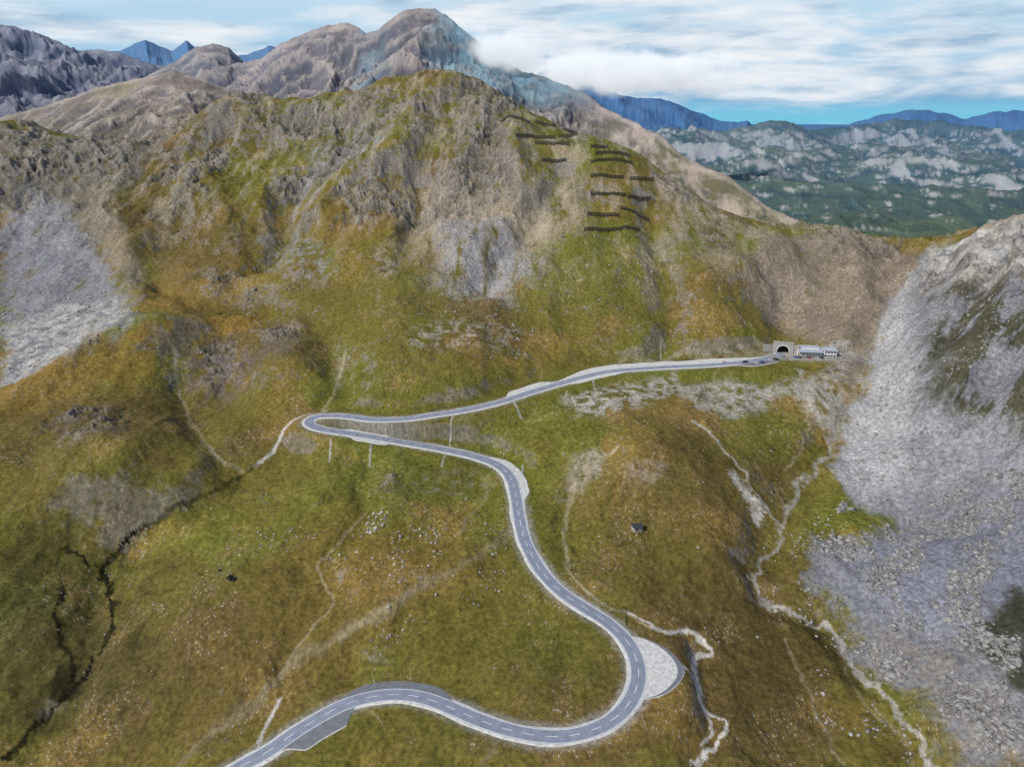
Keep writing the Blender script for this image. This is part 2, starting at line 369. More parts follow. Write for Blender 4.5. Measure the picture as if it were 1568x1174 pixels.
area(ell(650,600,180,30),G1*0.9,0.55,15,20); area(ell(850,640,70,30),G1,0.7,10,10); area(ell(1180,660,90,40),G1*0.95,0.6,12,15)
area(ell(850,900,70,120),G1*0.88,0.4,20,20); area(ell(780,1000,170,70),G1*0.78,0.45,20,20); area(ell(640,740,120,35),G1*0.9,0.5,15,15); area(ell(600,1130,150,40),G1*0.75,0.4,10,10)
area(ell(900,430,120,70),G1*1.1,0.5,25,25); area(ell(620,470,90,60),G1*1.05,0.35,25,25)
area(ell(240,380,120,60),BR*1.1,0.5,20,25,nst,-0.1)
mixc(col,TAN*0.75,alt*sstep(0.03,0.35,nst+0.4*n2)*0.6)
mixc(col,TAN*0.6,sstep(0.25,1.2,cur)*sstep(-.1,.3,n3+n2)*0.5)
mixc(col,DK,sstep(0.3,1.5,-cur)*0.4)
mixc(col,RK*0.8,alt*sstep(0.82,1.15,sl+0.35*n3)*0.9)
mixc(col,RK*0.75,(1-alt)*sstep(0.75,1.1,sl+0.25*n3)*0.6)
# rock & scree
area([(0,200),(150,212),(265,215),(230,240),(190,290),(150,320),(110,330),(60,310),(30,350),(0,380)],RK*0.8,0.8,8,18,n3,-0.2)
area([(0,330),(50,300),(100,315),(150,375),(185,440),(200,485),(110,540),(0,590)],SCR*0.7,0.9,9,22,nst,-0.35)
area([(0,500),(80,470),(190,455),(200,490),(110,545),(0,592)],LT*0.75,0.7,8,18,n3,-0.1)
area([(120,330),(180,330),(215,420),(205,470),(185,430),(150,370)],TAN*0.7,0.7,8,12)
area([(620,290),(660,285),(700,300),(800,300),(880,255),(905,300),(880,340),(830,390),(770,470),(700,450),(650,400),(615,330)],TAN*0.85,0.85,14,28,nst,-0.18)
area([(660,350),(770,330),(820,400),(770,465),(700,445)],SCR*0.9,0.65,14,26,nst,-0.15)
area([(720,170),(770,150),(815,180),(830,240),(800,290),(740,305),(670,300),(690,240)],RK*0.7,0.7,8,18,n3,0)
area([(420,150),(560,135),(610,190),(560,230),(470,250),(400,230)],RK*0.8,0.5,8,18,n3,0.05)
area([(620,160),(700,130),(730,160),(680,200),(640,260),(600,260)],TAN*0.7,0.5,8,14,nst,0)
area([(480,230),(560,190),(600,200),(540,250),(470,300),(410,380),(390,370)],SCR*0.72,0.6,6,14,nst,0)
area([(1000,260),(1120,320),(1200,360),(1230,400),(1190,440),(1100,420),(1030,350)],TAN*0.66,0.6,10,18,nst,-0.1)
area([(1190,360),(1290,350),(1400,385),(1400,430),(1370,480),(1340,560),(1300,620),(1270,540),(1200,510),(1150,450),(1160,390)],TAN*np.array([.58,.56,.58]),0.9,8,14,n3,-0.4)
area([(960,380),(1030,330),(1040,450),(1000,470),(970,430)],TAN*0.75,0.6,8,15,nst,-0.05)
area(ell(460,400,60,40,20),SCR*0.75,0.55,8,15,n3,0.05); area(ell(710,515,90,25),LT*0.72,0.5,8,15,n3,0.12)
area(ell(590,400,25,30),TAN*.8,0.6,6,12,n3,0.0); area(ell(520,560,15,40),RK,0.5,5,9,n3,0)
SR=[(1568,330),(1500,352),(1450,378),(1400,412),(1375,450),(1350,500),(1332,570),(1295,640),(1280,730),(1320,775),(1370,800),(1330,830),(1262,830),(1240,890),(1300,930),(1330,1010),(1395,1060),(1440,1120),(1490,1174),(1640,1174),(1640,330)]
area(SR,SCR*0.68,0.95,6,14)
area([(1400,412),(1375,450),(1350,500),(1332,570),(1295,640),(1283,725),(1330,760),(1400,750),(1390,650),(1400,560),(1390,480)],LT*np.array([.7,.72,.77]),0.75,8,12)
area([(1400,440),(1640,380),(1640,680),(1500,660),(1420,620),(1430,520)],DK*1.15,0.92,12,16,nsr,-0.08,0.1)
area([(1420,380),(1640,320),(1640,430),(1500,430),(1410,450)],LT*0.7,0.85,5,10,n3,-0.2)
area([(1300,830),(1568,720),(1640,800),(1640,1000),(1400,1000),(1320,930)],SCR*np.array([.52,.54,.6]),0.75,12,14,n3,-0.3)
area([(1330,960),(1480,980),(1568,1100),(1568,1174),(1480,1174),(1400,1060)],TAN*0.62,0.6,10,12,n3,-0.15)
area([(1478,975),(1568,915),(1640,900),(1640,1080),(1568,1070),(1510,1030)],DK*0.8,0.92,5,9)
area([(1500,1000),(1640,960),(1640,1010),(1530,1030)],SCR*0.5,0.5,5,7,n3,0.05)
area([(1035,600),(1100,582),(1200,590),(1285,562),(1300,600),(1280,680),(1240,650),(1205,612),(1130,640),(1060,628)],LT*0.62,0.75,6,12,n3,-0.15)
area([(862,608),(950,590),(1040,570),(1030,600),(950,640),(880,640)],LT*0.76,0.7,5,11,n3,-0.02)
area([(880,695),(945,680),(925,720),(890,745),(865,765)],LT*0.8,0.85,4,8,n3,-0.1)
area(ell(920,740,70,55),BR*1.5,0.6,10,14,n3,-0.1); area(ell(985,720,40,20),RK,0.5,4,7,n3,0)
area(ell(690,740,70,20),RK*0.8,0.45,5,9,n3,0.1); area(ell(600,745,20,14),PUR*0.7,0.7,3,6,n3,-0.1)
area([(980,528),(1080,528),(1190,530),(1190,542),(1000,555),(930,560)],TAN*0.78,0.6,3,6,n3,-0.1)
area(ell(1058,1000,12,26),SCR*.8,0.7,2,5,n3,-0.1)
area(ell(355,886,9,5),lin(25,28,30),1.0,0.4,1.0); area(ell(338,873,4,2),lin(25,28,30),1.0,0.3,0.5)
area(ell(100,1050,24,22,-40),DK*0.4,0.8,3,8)
# outcrops: pale on noses, darker in the joints
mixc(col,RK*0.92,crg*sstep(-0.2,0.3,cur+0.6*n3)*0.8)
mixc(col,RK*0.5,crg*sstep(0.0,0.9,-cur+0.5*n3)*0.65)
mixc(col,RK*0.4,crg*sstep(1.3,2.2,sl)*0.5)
def track(pts,c,wd,strength=0.85,wob=3.0):
    g=gpoly(pts); g3=np.c_[g,np.zeros(len(g))]
    g3=catmull(g3,6)
    lo=g3[:,:2].min(0)-20; hi=g3[:,:2].max(0)+20
    ii=np.where((x>lo[0])&(x<hi[0])&(y>lo[1])&(y<hi[1]))[0]
    if len(ii)==0: return
    xx=x[ii]; yy=y[ii]
    wx=xx+wob*fbm(xx,yy,13,3,150); wy=yy+wob*fbm(xx,yy,13,3,151)
    D,_=near_line(wx,wy,g3,wd*2+6)
    m=(1-sstep(wd*0.3,wd*0.85,D+n4[ii]*wd*0.6+0.8*wd*n3[ii]))*strength*(0.8+0.6*n3[ii]+.3*n2[ii])
    m=np.clip(m,0,1)
    sub=col[ii]; mixc(sub,c,m); col[ii]=sub
WH=LT*1.0; PA=lin(156,144,114)
track([(500,632),(470,640),(440,655),(425,680),(410,700),(393,712)],WH*0.9,2.6,0.95,0.8)
track([(393,712),(375,728),(330,750),(290,770),(250,795),(205,822)],DK*0.5,2.8,0.9)
track([(530,535),(522,570),(512,600),(495,628)],PA,1.8,0.85,1.5)
track([(268,540),(272,590),(290,640),(315,680),(340,705),(370,722)],PA*0.85,2.2,0.85)
track([(205,822),(172,850),(162,890),(175,930),(165,980),(140,1020),(120,1050),(75,1090),(50,1115),(10,1160)],DK*0.2,2.4,1.15,5)
track([(100,840),(130,855),(140,870)],DK*0.2,1.7,1.1); track([(98,900),(88,930),(92,970),(105,1000),(112,1040)],DK*0.2,2.0,1.1,3)
track([(800,800),(780,820),(700,870),(640,905),(590,935),(540,960),(500,985),(440,1025),(390,1075),(340,1110),(270,1174)],PA*0.72,4.5,0.6,5)
track([(600,925),(540,965),(520,980)],PA*1.1,3.0,0.6,2)
track([(555,790),(525,825),(500,850),(480,872),(500,900),(512,925),(485,955),(450,1000),(430,1030)],PA*.9,1.5,0.8,4)
track([(430,1070),(415,1100),(398,1128),(397,1142)],WH*0.9,1.6,1.0,0.5)
track([(945,685),(905,710),(880,745),(866,800),(866,850),(880,885),(910,915),(960,940),(1000,965),(1060,968)],PA*1.0,1.7,0.85,3)
track([(960,938),(985,955),(1010,968),(1050,965),(1075,985),(1090,1003),(1070,1015),(1058,1040),(1070,1065),(1080,1090),(1108,1112),(1095,1140),(1070,1174)],WH,2.0,0.95,4.5)
track([(1045,1035),(1070,1070),(1085,1110),(1075,1140)],WH*0.9,1.2,0.8,3)
track([(1062,645),(1100,680),(1130,715),(1155,750),(1180,790),(1200,810)],WH*0.7,1.9,0.8,5)
track([(1125,730),(1140,752),(1158,775),(1160,800)],WH*0.95,6.0,0.9,4)
track([(1220,565),(1245,600),(1275,640),(1268,690),(1240,730),(1215,760),(1200,800),(1190,830),(1165,860),(1158,900),(1170,920),(1190,935)],WH*0.6,2.4,0.8,7)
track([(1190,935),(1230,950),(1270,965),(1290,1000),(1320,1040),(1370,1075),(1400,1120),(1430,1174)],WH*0.75,2.6,0.85,7)
track([(1232,612),(1238,660),(1220,700),(1200,720)],PA,1.6,0.55)
track([(1345,470),(1330,540),(1290,640),(1275,700)],PA*0.8,3,0.5,4)
track([(1390,430),(1350,500),(1345,560)],WH*0.7,2.0,0.6,2)
track([(885,560),(850,500),(830,470)],PA*0.7,1.2,0.5); track([(1012,552),(1012,530),(1015,520)],WH*.7,1.0,0.7,.5)
for a in ([(695,632),(690,660),(685,684),(676,715)],[(507,676),(504,708)],[(568,685),(566,715)],[(786,615),(798,640)],[(908,588),(912,600)],[(1020,585),(1015,610)],[(592,650),(590,668)],[(800,700),(800,716)],[(868,600),(862,615)]):
    track(a,WH*0.75,1.1,0.85,0.3)
for a in ([(1095,450),(1130,480),(1150,500)],[(1290,1000),(1310,1060),(1370,1120)],[(760,740),(720,790),(700,820)],[(300,300),(330,340),(350,350)],[(1340,1080),(1380,1130),(1400,1174)],[(740,1174),(760,1140)],[(850,330),(870,300),(905,260)],[(1200,980),(1240,1060),(1290,1174)],[(1100,560),(1090,600),(1100,640)]):
    track(a,PA*0.8,1.4,0.55,3)
mixc(col,TAN*0.85,sstep(-120,-60,z)*sstep(0.2,0.42,fbm(x+8*n2,y*0.16,9,3,160))*0.45)
vg=(1-sstep(4.6,8.5,Dr+2.5*n3))
mixc(col,LT*0.6,vg*0.5)
mixc(col,LT*0.6,(1-sstep(10,16,dp+3*n3))*0.7)
col*= np.clip(1+0.34*n3+0.3*n4+0.5*nst*np.maximum(alt,rm)+0.28*n2,0.25,2.2)[:,None]
sp_=perlin(x/0.9,y/0.9,170); spz=sstep(0.05,0.35,n2+0.6*n3+0.05)
mixc(col,LT*0.85,sstep(0.6,0.8,sp_+0.15*spz)*(0.03+0.6*spz)*np.where(fR[near]<700,1,0.3))
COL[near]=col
far=np.ones(N,bool); far[near]=False; fi=np.where(far)[0]
x=fX[fi]; y=fY[fi]; z=fZ[fi]; l=fL[fi]; sl=SL[fi]; R=fR[fi]; cur=CUR[fi]
m1=fbm(x,y,420,4,201); m2=fbm(x,y,110,5,202,0.6); m3=fbm(x,y*0.4,40,4,203,0.65)
c2=np.tile(lin(134,120,108),(len(fi),1))
mixc(c2,lin(182,164,146),sstep(-0.1,0.25,m2+0.4*m1)*0.85)
mixc(c2,lin(114,101,102),sstep(0.0,0.3,m1)*0.75)
grn=sstep(60,-60,z+60*m2+40*m1)
mixc(c2,lin(112,108,60),np.where(l==3,grn,grn*0.8)*0.7)
b0=(l==0); mixc(c2,lin(108,102,62),b0*sstep(-0.1,0.25,m1+m2*.7)*0.7)
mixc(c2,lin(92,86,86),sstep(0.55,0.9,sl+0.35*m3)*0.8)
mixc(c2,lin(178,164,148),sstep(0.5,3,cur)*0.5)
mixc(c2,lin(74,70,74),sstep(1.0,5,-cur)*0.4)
mixc(c2,lin(108,102,114),(l==1)*0.5)
mixc(c2,lin(156,148,140),(l==1)*sstep(0.0,0.3,m2)*0.6)
sx=x/np.maximum(y,1)
teal=(l==3)*sstep(-0.12,-0.06,sx+0.05*m2)*(1-sstep(0.07,0.14,sx+0.05*m2))*sstep(-10,70,z+40*m2)
mixc(c2,lin(106,146,158),teal*(0.6+0.5*m3))
teal2=(l==3)*(1-sstep(0.0,0.03,np.abs(sx+0.17+0.05*m2)))*sstep(-.2,.2,m2); mixc(c2,lin(100,128,138),teal2*0.6)
mixc(c2,lin(166,150,134),(l==3)*sstep(0.08,0.16,sx)*sstep(-0.1,0.2,m3+0.3*m2)*0.6)
va=((l==7)|(l==4)|(l==8))
mixc(c2,lin(68,84,52),va*0.94)
mixc(c2,lin(104,110,60),va*sstep(-0.05,0.3,m1)*0.75)
mixc(c2,lin(40,56,44),va*sstep(0.0,0.3,m2)*0.6)
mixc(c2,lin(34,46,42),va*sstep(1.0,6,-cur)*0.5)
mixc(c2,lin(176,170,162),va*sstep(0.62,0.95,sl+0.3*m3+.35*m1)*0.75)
sn=(l==1)*sstep(0.42,0.47,m2)*(z>150); mixc(c2,lin(225,230,240),sn*0.9)
c2*=np.clip(1+0.6*m3+0.4*m2,0.3,2)[:,None]
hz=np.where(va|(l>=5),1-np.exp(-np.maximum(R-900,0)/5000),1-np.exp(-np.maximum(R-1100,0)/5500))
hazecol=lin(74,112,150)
mixc(c2,hazecol,np.clip(hz,0,0.97)); mixc(c2,lin(64,106,150),((l==6)|(l==9))*0.75); mixc(c2,lin(84,120,156),(l==5)*0.8)  # aerial haze painted into the albedo of the far ranges
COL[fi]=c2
COL=np.clip(COL,0.004,0.9)
print('colour',time.time()-T0)
def link(o,parent=None):
    scene.collection.objects.link(o)
    if parent: o.parent=parent
    return o
I=np.arange(nr*nc).reshape(nr,nc)
a=I[:-1,:]; b=I[1:,:]
q=np.stack([a,b,np.roll(b,-1,axis=1),np.roll(a,-1,axis=1)],-1).reshape(-1,4)
me=bpy.data.meshes.new('terrain')
me.vertices.add(N); me.vertices.foreach_set('co',np.stack([fX,fY,VZ.ravel()],1).astype(np.float32).ravel())
me.loops.add(len(q)*4); me.loops.foreach_set('vertex_index',q[:,::-1].astype(np.int32).ravel())
me.polygons.add(len(q)); me.polygons.foreach_set('loop_start',np.arange(0,len(q)*4,4,dtype=np.int32))
me.update(calc_edges=True)
me.polygons.foreach_set('use_smooth',np.ones(len(q),bool))
at=me.color_attributes.new('ground_cover_haze','FLOAT_COLOR','POINT')
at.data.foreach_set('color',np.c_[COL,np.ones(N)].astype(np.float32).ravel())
print('mesh',time.time()-T0)
def newmat(name):
    m=bpy.data.materials.new(name); m.use_nodes=True
    nt=m.node_tree; bs=nt.nodes['Principled BSDF']; return m,nt,bs
def nd(nt,t,**k):
    n=nt.nodes.new(t)
    for a,b in k.items(): setattr(n,a,b)
    return n
m,nt,bs=newmat('alpine_ground')
bs.inputs['Roughness'].default_value=0.95; bs.inputs['Specular IOR Level'].default_value=0.1
va_=nd(nt,'ShaderNodeVertexColor',layer_name='ground_cover_haze')
geo=nd(nt,'ShaderNodeNewGeometry')
ns=nd(nt,'ShaderNodeTexNoise'); ns.inputs['Scale'].default_value=0.45; ns.inputs['Detail'].default_value=4; ns.inputs['Roughness'].default_value=0.75
nt.links.new(geo.outputs['Position'],ns.inputs['Vector'])
mr=nd(nt,'ShaderNodeMapRange'); mr.inputs['From Min'].default_value=0.3; mr.inputs['From Max'].default_value=0.7; mr.inputs['To Min'].default_value=0.5; mr.inputs['To Max'].default_value=1.5
nt.links.new(ns.outputs['Fac'],mr.inputs['Value'])
vm=nd(nt,'ShaderNodeVectorMath',operation='SCALE')
nt.links.new(va_.outputs['Color'],vm.inputs[0]); nt.links.new(mr.outputs['Result'],vm.inputs['Scale'])
nt.links.new(vm.outputs[0],bs.inputs['Base Color'])
bp=nd(nt,'ShaderNodeBump'); bp.inputs['Strength'].default_value=0.8; bp.inputs['Distance'].default_value=0.8
nt.links.new(ns.outputs['Fac'],bp.inputs['Height']); nt.links.new(bp.outputs[0],bs.inputs['Normal'])
me.materials.append(m)
link(bpy.data.objects.new('mountain_terrain',me))
def simple_mat(name,c,rough=0.8,var=0.25,scale=2.0,metal=0):
    m,nt,bs=newmat(name)
    bs.inputs['Roughness'].default_value=rough; bs.inputs['Metallic'].default_value=metal
    geo=nd(nt,'ShaderNodeNewGeometry'); n_=nd(nt,'ShaderNodeTexNoise'); n_.inputs['Scale'].default_value=scale; n_.inputs['Detail'].default_value=4
    nt.links.new(geo.outputs['Position'],n_.inputs['Vector'])
    r=nd(nt,'ShaderNodeMapRange'); r.inputs['From Min'].default_value=.3; r.inputs['From Max'].default_value=.7
    r.inputs['To Min'].default_value=1-var; r.inputs['To Max'].default_value=1+var
    nt.links.new(n_.outputs['Fac'],r.inputs['Value'])
    v=nd(nt,'ShaderNodeVectorMath',operation='SCALE'); v.inputs[0].default_value=tuple(c)
    nt.links.new(r.outputs['Result'],v.inputs['Scale']); nt.links.new(v.outputs[0],bs.inputs['Base Color'])
    return m
M_ASPH=simple_mat('asphalt',lin(128,133,146),0.85,0.15,0.35)
M_ASPD=simple_mat('asphalt_layby',lin(108,110,114),0.9,0.2,0.5)
M_GRAV=simple_mat('gravel',lin(192,190,184),0.95,0.25,0.6)
M_WHITE=simple_mat('road_paint',(0.75,0.75,0.74),0.7,0.1,1.0)
M_STONE=simple_mat('stone_masonry',lin(156,151,144),0.9,0.3,1.5)
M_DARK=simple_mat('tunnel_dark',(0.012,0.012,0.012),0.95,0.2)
M_PLAS=simple_mat('render_plaster',lin(222,221,217),0.85,0.1,1.0)
M_ROOF=simple_mat('roof_metal',lin(176,181,188),0.6,0.1,1.0)
M_GLASS=simple_mat('window_glass',(0.03,0.04,0.05),0.15,0.1)
M_STEEL=simple_mat('weathered_steel',lin(44,39,36),0.85,0.25)
M_SLATE=simple_mat('slate_roof',lin(52,54,62),0.8,0.3)
M_WOOD=simple_mat('wood',lin(90,66,45),0.8,0.3)
def mesh_obj(name,V,Fc,mat,parent=None,mats=None,mi=None,smooth=False):
    me=bpy.data.meshes.new(name); me.from_pydata([tuple(map(float,v)) for v in V],[],[tuple(map(int,f)) for f in Fc])
    for mm in (mats or [mat]): me.materials.append(mm)
    if mi is not None: me.polygons.foreach_set('material_index',np.array(mi,dtype=np.int32))
    if smooth: me.polygons.foreach_set('use_smooth',np.ones(len(Fc),bool))
    me.update()
    return link(bpy.data.objects.new(name,me),parent)
road=bpy.data.objects.new('mountain_road',None); link(road)
def strip(name,idx,oa,ob,za,zb,mat):
    idx=np.asarray(idx)
    A_=np.c_[RC[idx,:2]+nrm[idx]*np.broadcast_to(oa,len(idx))[:,None],RC[idx,2]+za]
    B_=np.c_[RC[idx,:2]+nrm[idx]*np.broadcast_to(ob,len(idx))[:,None],RC[idx,2]+zb]
    V=np.empty((len(idx)*2,3)); V[0::2]=A_; V[1::2]=B_
    Fc=[(2*i,2*i+1,2*i+3,2*i+2) if (np.mean(oa)>np.mean(ob)) else (2*i+1,2*i,2*i+2,2*i+3) for i in range(len(idx)-1)]
    return mesh_obj(name,V,Fc,mat,road)
allx=np.arange(len(RC)); HW=3.5
strip('carriageway',allx,HW,-HW,0,0,M_ASPH)
strip('edge_line_left',allx,HW-.18,HW-.42,0.006,0.006,M_WHITE)
strip('edge_line_right',allx,-HW+.42,-HW+.18,0.006,0.006,M_WHITE)
V=[];Fc=[]
for s0 in np.arange(3,S[-1]-6,9.0):
    i0=int(s0/1.5); idx=[i0,i0+1,i0+2,i0+3]
    for j,i in enumerate(idx):
        for o in(.12,-.12): V.append((*(RC[i,:2]+nrm[i]*o),RC[i,2]+.006))
    b_=len(V)-8
    for j in range(3): Fc.append((b_+2*j,b_+2*j+1,b_+2*j+3,b_+2*j+2))
mesh_obj('centre_line',V,Fc,M_WHITE,road)
vwl=0.8+0.7*perlin(S/14,S*0+.3,5); vwr=0.8+0.7*perlin(S/14,S*0+5.3,6)
strip('verge_left',allx,HW+vwl,HW,-0.12,-0.008,M_GRAV); strip('verge_right',allx,-HW,-HW-vwr,-0.008,-0.12,M_GRAV)
strip('bank_left',allx,HW+vwl+1.2,HW+vwl,-1.1,-0.12,M_GRAV); strip('bank_right',allx,-HW-vwr,-HW-vwr-1.2,-0.12,-1.1,M_GRAV)
for nm,a_,b_,sd,wd in LAYBY:
    m_=np.where((S>=a_)&(S<=b_))[0]
    if len(m_)<4: continue
    t=np.linspace(0,1,len(m_)); prof=np.minimum(1,np.minimum(t,1-t)*4.0); prof=prof*prof*(3-2*prof)
    if wd>10: prof=np.sin(np.pi*t)**0.8
    wv=HW+0.02+wd*prof*(1+0.12*perlin(S[m_]/9,S[m_]*0+wd,9))
    mt=M_ASPD if nm=='dark' else M_GRAV
    if sd>0:
        strip('layby',m_,wv,HW,-0.03,-0.004,mt); strip('layby_bank',m_,wv+1.4,wv,-1.2,-0.03,M_GRAV)
    else:
        strip('layby',m_,-HW,-wv,-0.004,-0.03,mt)
        if wd>10: strip('layby_kerb_apron',m_,-wv,-wv-2.2*prof,-0.03,-0.05,M_ASPD); strip('layby_bank',m_,-wv-2.2*prof,-wv-2.2*prof-1.4,-0.05,-1.2,M_GRAV)
        else: strip('layby_bank',m_,-wv,-wv-1.4,-0.03,-1.2,M_GRAV)
class B:
    def __init__(s): s.V=[];s.F=[];s.M=[]
    def box(s,c,d,mi=0,rot=0,taper=1.0,tx=None):
        c=np.array(c,float); h=np.array(d,float)/2; b=len(s.V); cr,sr=math.cos(rot),math.sin(rot)
        tx=taper if tx is None else tx
        for k in range(8):
            sx_=1 if k&1 else -1; sy_=1 if k&2 else -1; sz_=1 if k&4 else -1
            kx=tx if k&4 else 1; ky=taper if k&4 else 1
            px=h[0]*sx_*kx; py=h[1]*sy_*ky
            s.V.append((c[0]+px*cr-py*sr,c[1]+px*sr+py*cr,c[2]+h[2]*sz_))
        for f in((0,2,3,1),(4,5,7,6),(0,1,5,4),(2,6,7,3),(0,4,6,2),(1,3,7,5)):
            s.F.append(tuple(b+i for i in f)); s.M.append(mi)
    def poly(s,vs,fs,mi=0):
        b=len(s.V); s.V+= [tuple(v) for v in vs]; s.F+=[tuple(b+i for i in f) for f in fs]; s.M+=[mi]*len(fs)
    def obj(s,name,mats,parent=None,loc=None,rz=0):
        o=mesh_obj(name,s.V,s.F,None,parent,mats,s.M)
        if loc is not None: o.location=tuple(loc)
        o.rotation_euler[2]=rz; return o
ang=math.atan2(HD[1],HD[0])-math.pi/2
ang=ang*0.35
por=bpy.data.objects.new('tunnel_portal',None); por.location=(PT[0],PT[1],PT[2]); por.rotation_euler[2]=ang; link(por)
bb=B(); ar=4.1; spr=2.6; W_=7.5; Hh=8.4; nA=16
arc=[(-ar,-0.5)]+[(-ar*math.cos(math.pi*k/nA),spr+ar*0.85*math.sin(math.pi*k/nA)) for k in range(nA+1)]+[(ar,-0.5)]
out=[(-W_,-0.5)]+[(max(-W_,min(W_,-W_*1.35*math.cos(math.pi*k/nA))),Hh if 2<k<nA-2 else spr+(Hh-spr)*min(1,math.sin(math.pi*k/nA)/math.sin(math.pi*3/nA))) for k in range(nA+1)]+[(W_,-0.5)]
vs=[(p[0],0,p[1]) for p in out]+[(p[0],0,p[1]) for p in arc]; nn=len(arc)
bb.poly(vs,[(i,i+1,nn+i+1,nn+i) for i in range(nn-1)],0)
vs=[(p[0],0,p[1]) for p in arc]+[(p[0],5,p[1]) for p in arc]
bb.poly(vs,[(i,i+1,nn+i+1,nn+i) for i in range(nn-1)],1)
bb.poly([(p[0],5,p[1]) for p in arc],[tuple(range(nn))],1)  # near-black lining and end cap painted as the darkness of the bore
bb.box((0,1.0,Hh+0.25),(2*W_+.6,2.4,.5),0)
bb.box((-W_-3.4,1.6,2.6),(7.5,.8,6.0),0,rot=0.35); bb.box((W_+2.0,0.9,3.4),(4.0,.8,7.4),0)
vs=[];fs=[]
for k in range(nA+1):
    t=math.pi*k/nA
    for r_ in (ar,ar+.6): vs.append((-r_*math.cos(t),-0.15,spr+r_*0.85*math.sin(t)))
for k in range(nA): fs.append((2*k,2*k+1,2*k+3,2*k+2))
bb.poly(vs,fs,2)
bb.obj('portal_wall',[M_STONE,M_DARK,M_PLAS],por)
def windows(bb,x0,x1,yf,zc,nw,w_=1.3,h_=1.3,mi=2):
    for k in range(nw):
        xx=x0+(k+.5)*(x1-x0)/nw
        bb.box((xx,yf-0.03,zc),(w_,.12,h_),mi); bb.box((xx,yf-0.06,zc-h_/2-.08),(w_+.2,.24,.1),3)
lod=bpy.data.objects.new('pass_lodge_building',None); lod.location=(PT[0]+10,PT[1]-1.5,PT[2]-.2); lod.rotation_euler[2]=-0.10; link(lod)
bb=B(); bb.box((9,0,2.0),(18,7,4.6),0); windows(bb,1,17,-3.5,2.3,7)
bb.box((9,0,4.47),(18.8,7.8,.35),1)
bb.box((9,1.6,5.3),(15,4,1.3),0); bb.box((9,1.6,6.1),(15.8,4.8,.28),1)
for k in range(8): bb.box((1.2+k*2.2,-6.6,2.2),(.3,.3,3.4),3)
bb.box((9,-5.6,3.95),(17.6,3.6,.25),1)
bb.box((0.4,-3.55,1.4),(.1,1.6,2.3),2); bb.box((15,2.2,7.0),(1,1,1.6),3)
bb.obj('main_wing',[M_PLAS,M_ROOF,M_GLASS,M_STONE],lod)
bb=B(); bb.box((23.6,-.6,1.8),(9.4,8.4,6.2),0); windows(bb,19.4,28,-4.8,3.6,4,1.5,1.2); windows(bb,19.4,28,-4.8,1.0,4,1.5,1.2)
bb.box((23.6,-.6,5.05),(10.4,9.4,.3),1)
bb.obj('end_wing',[M_PLAS,M_ROOF,M_GLASS,M_STONE],lod)
bb=B()
for k in range(14):
    bb.box((PT[0]+2+k*3.0,PT[1]-13.4-0.25*k,PT[2]-1.2),(3.02,.5,3.2+0.02*(k%2)),0,rot=-0.08)
bb.obj('retaining_wall',[M_STONE])
def car(u_s,off,color,rev=False,name='parked_car',van=False,across=False,at=None,rz=0):
    if at is None:
        i=int(u_s/1.5); p=RC[i,:2]+nrm[i]*off; zz=RC[i,2]; a=math.atan2(tan[i,1],tan[i,0])+(math.pi if rev else 0)
        if across: a+=math.pi/2
    else: p=at[:2]; zz=at[2]; a=rz
    e=bpy.data.objects.new(name,None); e.location=(p[0],p[1],zz+.01); e.rotation_euler[2]=a; link(e)
    mb=simple_mat('car_paint',color,0.3,0.03)
    bb=B(); hgt=1.0 if van else .55
    bb.box((0,0,.62),(4.4,1.78,.62),0,taper=.96,tx=.97); bb.box((0,0,.33),(4.2,1.7,.1),2)
    cx=-.25 if not van else -.3; cl=2.5 if not van else 3.6
    bb.box((cx,0,.93+hgt/2),(cl,1.62,hgt),1,taper=.84,tx=.72); bb.box((cx,0,.95+hgt),(cl*.68,1.34,.06),0)
    bb.obj('body',[mb,M_GLASS,M_STEEL],e)
    wb=B()
    for wx_ in(-1.35,1.35):
        for wy_ in(-.82,.82):
            vs=[];
            for sd_ in(-.11,.11):
                for k in range(10):
                    t=k*math.pi/5; vs.append((wx_+.32*math.cos(t),wy_+sd_,.32+.32*math.sin(t)))
            wb.poly(vs,[tuple(range(10)),tuple(range(19,9,-1))]+[(k,(k+1)%10,10+(k+1)%10,10+k) for k in range(10)],0)
    wb.obj('wheels',[M_STEEL],e)
car(s_at(1110,557),1.8,(.6,.6,.62),True,'car'); car(s_at(1140,554),-1.8,(.03,.03,.035),False,'car')
for k,(dx,cc) in enumerate([(3,(.55,.56,.58)),(6.2,(.05,.12,.4)),(9.4,(.02,.02,.02)),(13,(.6,.6,.6)),(16,(.35,.04,.03)),(22,(.6,.62,.65)),(25.5,(.05,.05,.06))]):
    car(0,0,cc,at=(PT[0]+dx,PT[1]-10.5-0.08*dx,PT[2]-.29),rz=math.pi/2+rng.normal()*.05,van=(k==3))
for uu,cc in((1150,(.6,.6,.6)),(1160,(.04,.08,.25)),(1172,(.5,.5,.52)),(1180,(.02,.02,.02))):
    car(s_at(uu,553),-HW-3.2,cc,across=True)
g=ground(975,812)
hut=bpy.data.objects.new('stone_hut',None); hut.location=(g[0],g[1],g[2]+.1); hut.rotation_euler[2]=0.3; link(hut)
bb=B(); bb.box((0,0,.9),(4.6,3.6,3.0),0); bb.box((-.9,-1.82,1.1),(.9,.1,1.8),1); bb.box((1.1,-1.82,1.4),(.7,.1,.6),2)
bb.poly([(-2.7,-2.2,2.2),(2.7,-2.2,2.2),(2.7,2.2,2.2),(-2.7,2.2,2.2),(-2.7,0,3.9),(2.7,0,3.9)],[(0,1,5,4),(2,3,4,5),(0,4,3),(1,2,5),(3,2,1,0)],3)
bb.obj('walls_and_roof',[M_STONE,M_WOOD,M_GLASS,M_SLATE],hut)
